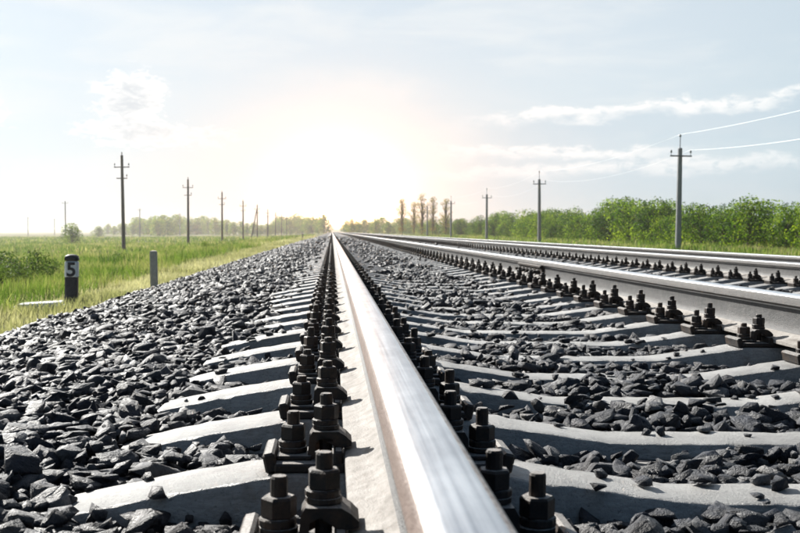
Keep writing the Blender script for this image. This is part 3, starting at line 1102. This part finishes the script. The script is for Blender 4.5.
def make_plant(kind, seed, H, W, nleaf, leaf, mat, lobes, zbase=0.12, sparse=0.0):
    """returns (trunk mesh, crown mesh); origin at the foot of the trunk"""
    r = random.Random(seed)
    cs_, rs_ = [], []
    b = MB()
    trunk_h = H * (0.35 if kind != 'tall' else 0.8)
    pts = [(0, 0, -0.15)]
    for i in range(1, 5):
        pts.append((r.uniform(-.04, .04) * H, r.uniform(-.04, .04) * H, trunk_h * i / 4))
    tk = 0.5 if kind == 'tall' else 1.0
    b.tube(pts, [H * .026 * tk, H * .022 * tk, H * .018 * tk, H * .014 * tk, H * .008 * tk], 6)
    for i in range(lobes):
        f = (i + 0.5) / lobes
        zz = H * (zbase + (0.90 - zbase) * f)
        if kind == 'bush':
            env = math.sin(math.pi * min(0.95, 0.25 + 0.70 * f)) ** 0.7
        elif kind == 'tall':
            env = 0.35 + 0.5 * math.sin(math.pi * f)
        else:
            env = math.sin(math.pi * min(0.96, 0.16 + 0.80 * f)) ** 0.8
        ang = i * 2.4 + r.uniform(-.5, .5)
        off = W * 0.5 * env * r.uniform(0.25, 0.75)
        rad = W * 0.5 * (0.30 + 0.30 * env) * r.uniform(0.7, 1.15) * (1 - 0.35 * sparse)
        c = (off * math.cos(ang), off * math.sin(ang), min(zz + r.uniform(-.05, .05) * H, H - rad * 0.6))
        cs_.append(c); rs_.append(rad)
        tz = min(trunk_h * 0.95, max(0.12 * H, c[2] * 0.6))
        b.tube([(0, 0, tz), (c[0] * .5, c[1] * .5, (tz + c[2]) * .5 + .03 * H), c], [H * .012, H * .008, H * .004], 4)
    tm = b.mesh('trunk', M['bark'], True)
    V, F = leaf_cloud(cs_, rs_, nleaf, leaf, seed + 5)
    keep = V.reshape(-1, 4, 3)[:, :, 2].min(1) > 0.02
    V = V.reshape(-1, 4, 3)[keep].reshape(-1, 3)
    F = np.arange(len(V)).reshape(-1, 4)
    return tm, mesh_np('crown', V, [F], [mat])


def put_plant(name, tmpl, x, y, sc, label, cat, group, rz=None, sz=None):
    z = float(ground_z(x, y)) if y < 100 else float(np.interp(x, GND_X, GND_Z))
    e = link(name, None, None, (x, y, z - 0.02), (0, 0, rz if rz is not None else random.uniform(0, 6.28)))
    e.scale = (sc, sc, sz or sc)
    tag(e, label, cat, group)
    link('trunk', tmpl[0], e)
    link('crown', tmpl[1], e)
    return e


SHRUBS = [make_plant('bush', 40 + i, 3.2, 3.8, 3600, 0.075, M['leaf'], 15 + i % 4, 0.10) for i in range(6)]
TREES = [make_plant('tree', 60 + i, 7.0, 6.2, 2200, 0.22, M['leaf_far'], 16, 0.08) for i in range(5)]
TALL = [make_plant('tall', 80 + i, 10.0, 3.6, 2200, 0.085, M['leaf_dry'], 24, 0.10, 0.5) for i in range(3)]
WEED = [make_plant('bush', 90 + i, 0.75, 1.0, 1500, 0.024, M['weed'], 10, 0.12) for i in range(3)]


def unproj(px, d):
    """world x of photo column px at distance d along the track"""
    return (px - 332.0) / F_PX * d


# row of shrubs behind the poles on the right
rt = random.Random(21)
ysh = 30.0
k = 0
while ysh < 560:
    for row in range(2):
        xx = 24.5 + row * 3.0 + rt.uniform(-1.1, 1.1) + 0.012 * ysh
        yy = ysh + rt.uniform(-1, 1)
        sc = rt.choice((0.66, 0.80, 0.90, 0.98, 1.08)) * rt.uniform(0.92, 1.06) * (1.0 + 0.0012 * ysh) * (1.0 if row == 0 else 1.10)
        if yy < 75:
            sc *= 0.86
        put_plant('shrub', SHRUBS[rt.randrange(6)], xx, yy, sc,
                  'leafy green shrub in the dense row behind the right hand poles' if row == 0 else
                  'green shrub at the back of the dense row behind the right hand poles',
                  'shrub', 'shrubs in the row on the right', rt.uniform(0, 6.28))
    ysh += rt.uniform(2.6, 3.6) * (1 + 0.006 * ysh + (0.00006 * ysh * ysh if ysh > 200 else 0))
    k += 1
# sparse tall trees above the shrubs near the vanishing point
for i, (px, d, h) in enumerate(((402, 240, 38), (414, 262, 34), (422, 250, 42), (433, 244, 40), (446, 236, 38))):
    sc = h / F_PX * d / 10.0 + 0.1
    put_plant('tall_tree', TALL[i % 3], unproj(px, d), d, sc,
              'thin sparse tree standing above the shrubs, %s from the bright vanishing point' % ['first', 'second', 'third', 'fourth', 'fifth'][i],
              'tree', 'sparse tall trees right of the vanishing point')
# grove on the left and its continuation across the end of the track
px = 112.0
while px < 326:
    d = 520 + 60 * math.sin(px * .07) + rt.uniform(-40, 40)
    hpx = 13 + 4 * math.sin(px * 0.045) + rt.uniform(-2.5, 3)
    if px < 135: hpx *= 0.75
    put_plant('grove_tree', TREES[rt.randrange(5)], unproj(px, d), d, (hpx + 3) / F_PX * d / 7.0,
              'pale green tree of the low grove behind the left hand poles', 'tree', 'trees of the grove on the left')
    px += rt.uniform(4.5, 7.5)
for px in np.arange(346, 412, 6.0):
    d = 420 + rt.uniform(-40, 60)
    put_plant('grove_tree', TREES[rt.randrange(5)], unproj(px, d), d, rt.uniform(11, 17) / F_PX * d / 7.0,
              'green tree beyond the sparse trees just right of the vanishing point', 'tree', 'far trees right of the vanishing point')
# bushes alone in the field
put_plant('field_bush', SHRUBS[1], unproj(77, 150), 150, 0.92, 'dark round bush standing alone in the field left of the tallest pole', 'bush', None)
put_plant('field_bush', SHRUBS[3], unproj(103, 330), 330, 1.15, 'small distant bush between the lone dark bush and the tallest pole', 'bush', None)
put_plant('field_bush', SHRUBS[4], unproj(207, 66), 66, 0.22, 'tiny bush in the meadow between the second and third left poles', 'bush', None)
# rank weeds in the foreground of the field
for i, (px, d, sc) in enumerate(((4, 19, 1.0), (22, 18, 0.8), (40, 20, 0.95), (58, 24, 0.7), (14, 25, 1.0), (-12, 17, 1.1), (122, 33, .7))):
    put_plant('weed_plant', WEED[i % 3], unproj(px, d), d, sc,
              'dark leafy weed clump in the meadow at the left edge' if i < 6 else 'low weed clump in the grass below the tallest left pole',
              'weed', 'weed clumps in the meadow')

# ------------------------------------------------------------------ line poles
def make_pole(name, x, y, H, r0, r1, mat, arms, label, group, top_pin=0.0, lean=(0, 0), strut=None, ground=None):
    z0 = float(ground_z(x, y)) if ground is None else ground
    e = link(name, None, None, (x, y, z0), (lean[0], lean[1], 0))
    tag(e, label, 'pole', group)
    b = MB()
    b.rev([(r0, -0.3), (r0 * 0.98, 0.4), ((r0 + r1) / 2, H * .5), (r1, H - 0.04), (r1 * 0.7, H)], 10)
    link('shaft', b.mesh('shaft', mat, False), e)
    ins_prof = [(0.018, 0), (0.05, 0.015), (0.055, 0.05), (0.03, 0.075), (0.042, 0.10), (0.028, 0.14), (0.012, 0.15)]
    for (za, wa, pins) in arms:
        b = MB()
        b.box((0, -r1 - 0.035, za), (wa, 0.06, 0.07), bevel=0.006)
        arm = link('crossarm', b.mesh('crossarm', M['steel'] if mat is M['pole_concrete'] else M['pole_wood']), e)
        for px_ in pins:
            b = MB()
            b.tube([(px_, -r1 - 0.035, za + 0.03), (px_, -r1 - 0.035, za + 0.17)], 0.014, 6)
            b.rev([(r, za + 0.15 + z) for r, z in ins_prof], 10, (px_, -r1 - 0.035))
            link('insulator', b.mesh('insulator', M['insulator'], True), arm)
    if top_pin:
        b = MB()
        b.tube([(0, 0, H - 0.3), (0, 0, H + top_pin)], 0.022, 6)
        pin = link('top_pin', b.mesh('top_pin', M['steel']), e)
        b = MB()
        b.rev([(r, H + top_pin - 0.05 + z) for r, z in ins_prof], 10)
        link('insulator', b.mesh('insulator', M['insulator'], True), pin)
    if strut:
        b = MB()
        b.tube([(strut, 0, -0.3), (strut * 0.08, 0, H * 0.86)], [r0, r1], 8)
        link('strut', b.mesh('strut', mat), e)
    return e


lp_labels = ['tallest dark wooden pole on the left with a short crossarm near its top',
             'second dark pole of the left row, carrying a crossarm',
             'third pole of the left row, slim with a small crossarm',
             'fourth slim pole of the left row',
             'braced far pole of the left row with a slanting strut',
             'sixth small pole of the left row, just past the braced pole',
             'seventh small pole of the left row', 'eighth tiny pole of the left row near the bright horizon',
             'ninth tiny pole of the left row near the bright horizon']
for k in range(9):
    d = 80 + 35.4 * k
    H = [7.35, 7.3, 7.2, 7.0, 7.2, 7.0, 7.0, 7.0, 7.0][k]
    make_pole('line_pole', -15.6, d, H, 0.15, 0.10, M['pole_wood'],
              [(H - 0.92, 1.15, (-0.52, 0.52)), (H - 1.75, 0.8, (0.36,))], lp_labels[k], 'line poles on the left',
              top_pin=0.12, lean=(0, -0.012 if k == 0 else random.uniform(-.008, .008)), strut=-1.35 if k == 4 else None, ground=-1.42)
for k, (px, d, H) in enumerate(((71, 226, 8.3), (143, 312, 8.6), (182, 392, 8.6))):
    make_pole('field_pole', unproj(px, d), d, H, 0.16, 0.11, M['pole_concrete'], [(H - 0.5, 1.4, (-.6, .6))],
              ['slender pale pole far out in the field above the lone dark bush', 'faint pole in the field just right of the tallest dark pole',
               'faint pole in the field just left of the second dark pole'][k], 'faint poles in the field', ground=-1.65)
for k, (px, d, H) in enumerate(((2, 440, 8.6), (35, 490, 8.6), (60.5, 540, 8.4))):
    make_pole('field_pole', unproj(px, d), d, H, 0.24, 0.18, M['pole_wood'], [(H - 0.6, 1.8, (-.8, .8))],
              ['tiny dark pole on the horizon at the left edge', 'tiny pole on the horizon, second from the left edge',
               'tiny pole on the horizon, third from the left edge'][k], 'tiny poles on the left horizon', ground=-1.65)
RX = 17.6
right = []
rp_labels = ['tallest pale pole on the right with crossarm and wires, in front of the shrubs', 'second pale pole of the right row, in front of the shrubs',
             'third pale pole of the right row, slim before the shrubs', 'fourth small pole of the right row beside the sparse trees',
             'fifth small pole of the right row among the sparse trees']
for k, (d, H) in enumerate(((52.5, 5.30), (88.4, 5.5), (119, 5.3), (155, 5.6), (194, 5.8))):
    make_pole('wire_pole', RX, d, H, 0.165, 0.115, M['pole_concrete'], [(H - 0.42, 1.12, (-0.50, 0.50))], rp_labels[k],
              'wire poles on the right', top_pin=0.60, lean=(0, 0.012 if k == 0 else random.uniform(-.006, .008)), ground=-0.85)
    right.append((d, H))


def wire(points, sag, label):
    b = MB()
    pts = []
    for (p, q) in zip(points, points[1:]):
        for i in range(14):
            f = i / 14
            pts.append(Vector(p).lerp(Vector(q), f) - Vector((0, 0, sag * 4 * f * (1 - f))))
    pts.append(Vector(points[-1]))
    b.tube(pts, [0.009 if p_.y < 53 else 0.004 for p_ in pts], 5)
    o = link('overhead_wire', b.mesh('overhead_wire', M['wire'], True))
    tag(o, label, 'wire', 'overhead wires on the right')


tops = [(RX + 0.012 * 5.9, d, -0.85 + H + 0.68) for d, H in right]
wire([(RX, 15, 5.2)] + tops, 0.42, 'bright upper wire running from the top of the tallest right pole')
pts = [(RX + 0.5 + 0.06, d - 0.15, -0.85 + H - 0.42 + 0.30) for d, H in right]
wire([(RX + 0.5, 15, 4.35)] + pts, 0.62, 'bright lower wire from the right end of the tallest right pole\'s crossarm')

# ------------------------------------------------------------------ posts at the edge of the ballast
def edge_post(x, y):
    return float(ground_z(x, y))


P5 = link('number_post', None, None, (-3.17, 13.0, edge_post(-3.17, 13.0) - 0.0), (0, 0.02, math.atan2(3.17, 13.0) * -0.0 + 0.12))
tag(P5, 'short black post with a white panel and the number 5', 'marker post')
Hp = 0.60
q = math.sqrt(2)


def sq(b, r, z0, z1, r2=None, n=8):
    b.rev([(r, z0), (r2 or r, z1)], 4, phase=math.pi / 4)


b = MB()
b.box((0, 0, 0.05), (0.150, 0.150, 0.74), bevel=0.018)
link('shaft', b.mesh('shaft', M['black_paint']), P5, (0, 0, 0))
b = MB()
b.box((0, 0, 0.465), (0.156, 0.156, 0.205), bevel=0.016)
pan = link('painted_panel', b.mesh('painted_panel', M['white_paint']), P5)
b = MB()
b.rev([(0.113, 0.571), (0.113, 0.600), (0.095, 0.625), (0.055, 0.642), (0.012, 0.648)], 12, phase=math.pi / 4)
bm_ = b.mesh('cap', M['black_paint'], True)
for v in bm_.vertices:
    v.co.x = max(-0.079, min(0.079, v.co.x)); v.co.y = max(-0.079, min(0.079, v.co.y))
link('cap', bm_, P5)
fc = bpy.data.curves.new('digit', 'FONT')
fc.body = '5'
fc.size = 0.235
fc.align_x = 'CENTER'
fc.align_y = 'CENTER'
fc.extrude = 0.0015
fc.offset = 0.006
tmp = bpy.data.objects.new('digit', fc)
C.objects.link(tmp)
dg = bpy.context.evaluated_depsgraph_get()
dme = bpy.data.meshes.new_from_object(tmp.evaluated_get(dg))
bpy.data.objects.remove(tmp)
dme.materials.clear()
dme.materials.append(M['black_paint'])
co = np.array([v.co[:] for v in dme.vertices])
ctr = (co.max(0) + co.min(0)) / 2
for v in dme.vertices:
    v.co = Vector((v.co.x - ctr[0], v.co.y - ctr[1], v.co.z))
link('digit', dme, pan, (0, -0.0795, 0.465), (math.pi / 2, 0, 0))

P2 = link('concrete_post', None, None, (-2.74, 16.4, edge_post(-2.74, 16.4)), (0.0, -0.015, 0.1))
tag(P2, 'plain grey concrete post at the edge of the ballast', 'post')
b = MB()
b.box((0, 0, 0.20), (0.112, 0.112, 0.80), bevel=0.012)
link('shaft', b.mesh('shaft', M['post_concrete']), P2)
b = MB()
b.rev([(0.074, 0.598), (0.070, 0.612), (0.030, 0.622)], 4, phase=math.pi / 4)
link('post_top', b.mesh('post_top', M['post_concrete']), P2)

sl = link('whitewashed_slab', None, None, (-3.46, 12.75, edge_post(-3.4, 12.75) + 0.02), (0.02, -0.05, 0.1))
tag(sl, 'low whitewashed slab lying in the grass at the foot of the numbered post', 'slab')
b = MB()
b.box((0, 0, 0.03), (0.50, 0.30, 0.09), bevel=0.012)
link('slab_top', b.mesh('slab_top', M['whitewash']), sl)
for i, (x_, y_, s_) in enumerate(((0.30, -0.12, 0.08), (0.22, -0.20, 0.06), (-0.31, -0.1, 0.09))):
    v, f = T_HI[3 + i]
    o = link('whitewashed_stone', mesh_np('whitewashed_stone', v * s_ * 1.4, [f], [M['whitewash']]), sl, (x_, y_, 0.03))

# small distant signal post by the left verge
b = MB()
b.box((0, 0, 0.3), (0.14, 0.14, 0.9), bevel=0.02)
sp = link('edge_post', None, None, (-2.95, 106.0, -0.76))
link('shaft', b.mesh('shaft', M['post_concrete']), sp)
b = MB()
b.rev([(0.10, 0.75), (0.09, 0.77), (0.03, 0.80)], 4, phase=math.pi / 4)
link('post_top', b.mesh('post_top', M['post_concrete']), sp)
tag(sp, 'small distant post beside the ballast near the vanishing point', 'post')

# ------------------------------------------------------------------ haze
hz, t = new_mat('thin_summer_haze')
pvn = t.n('ShaderNodeVolumePrincipled', {'Color': (1.0, 0.96, 0.90, 1), 'Density': 0.0006, 'Anisotropy': 0.84})
t.n('ShaderNodeOutputMaterial', {'Volume': pvn.outputs[0]})
b = MB()
b.box((0, 1500, 5.5), (7000, 4200, 18))
h = link('haze', b.mesh('haze', hz))
tag(h, 'thin pale haze in the air over the plain', kind='stuff')
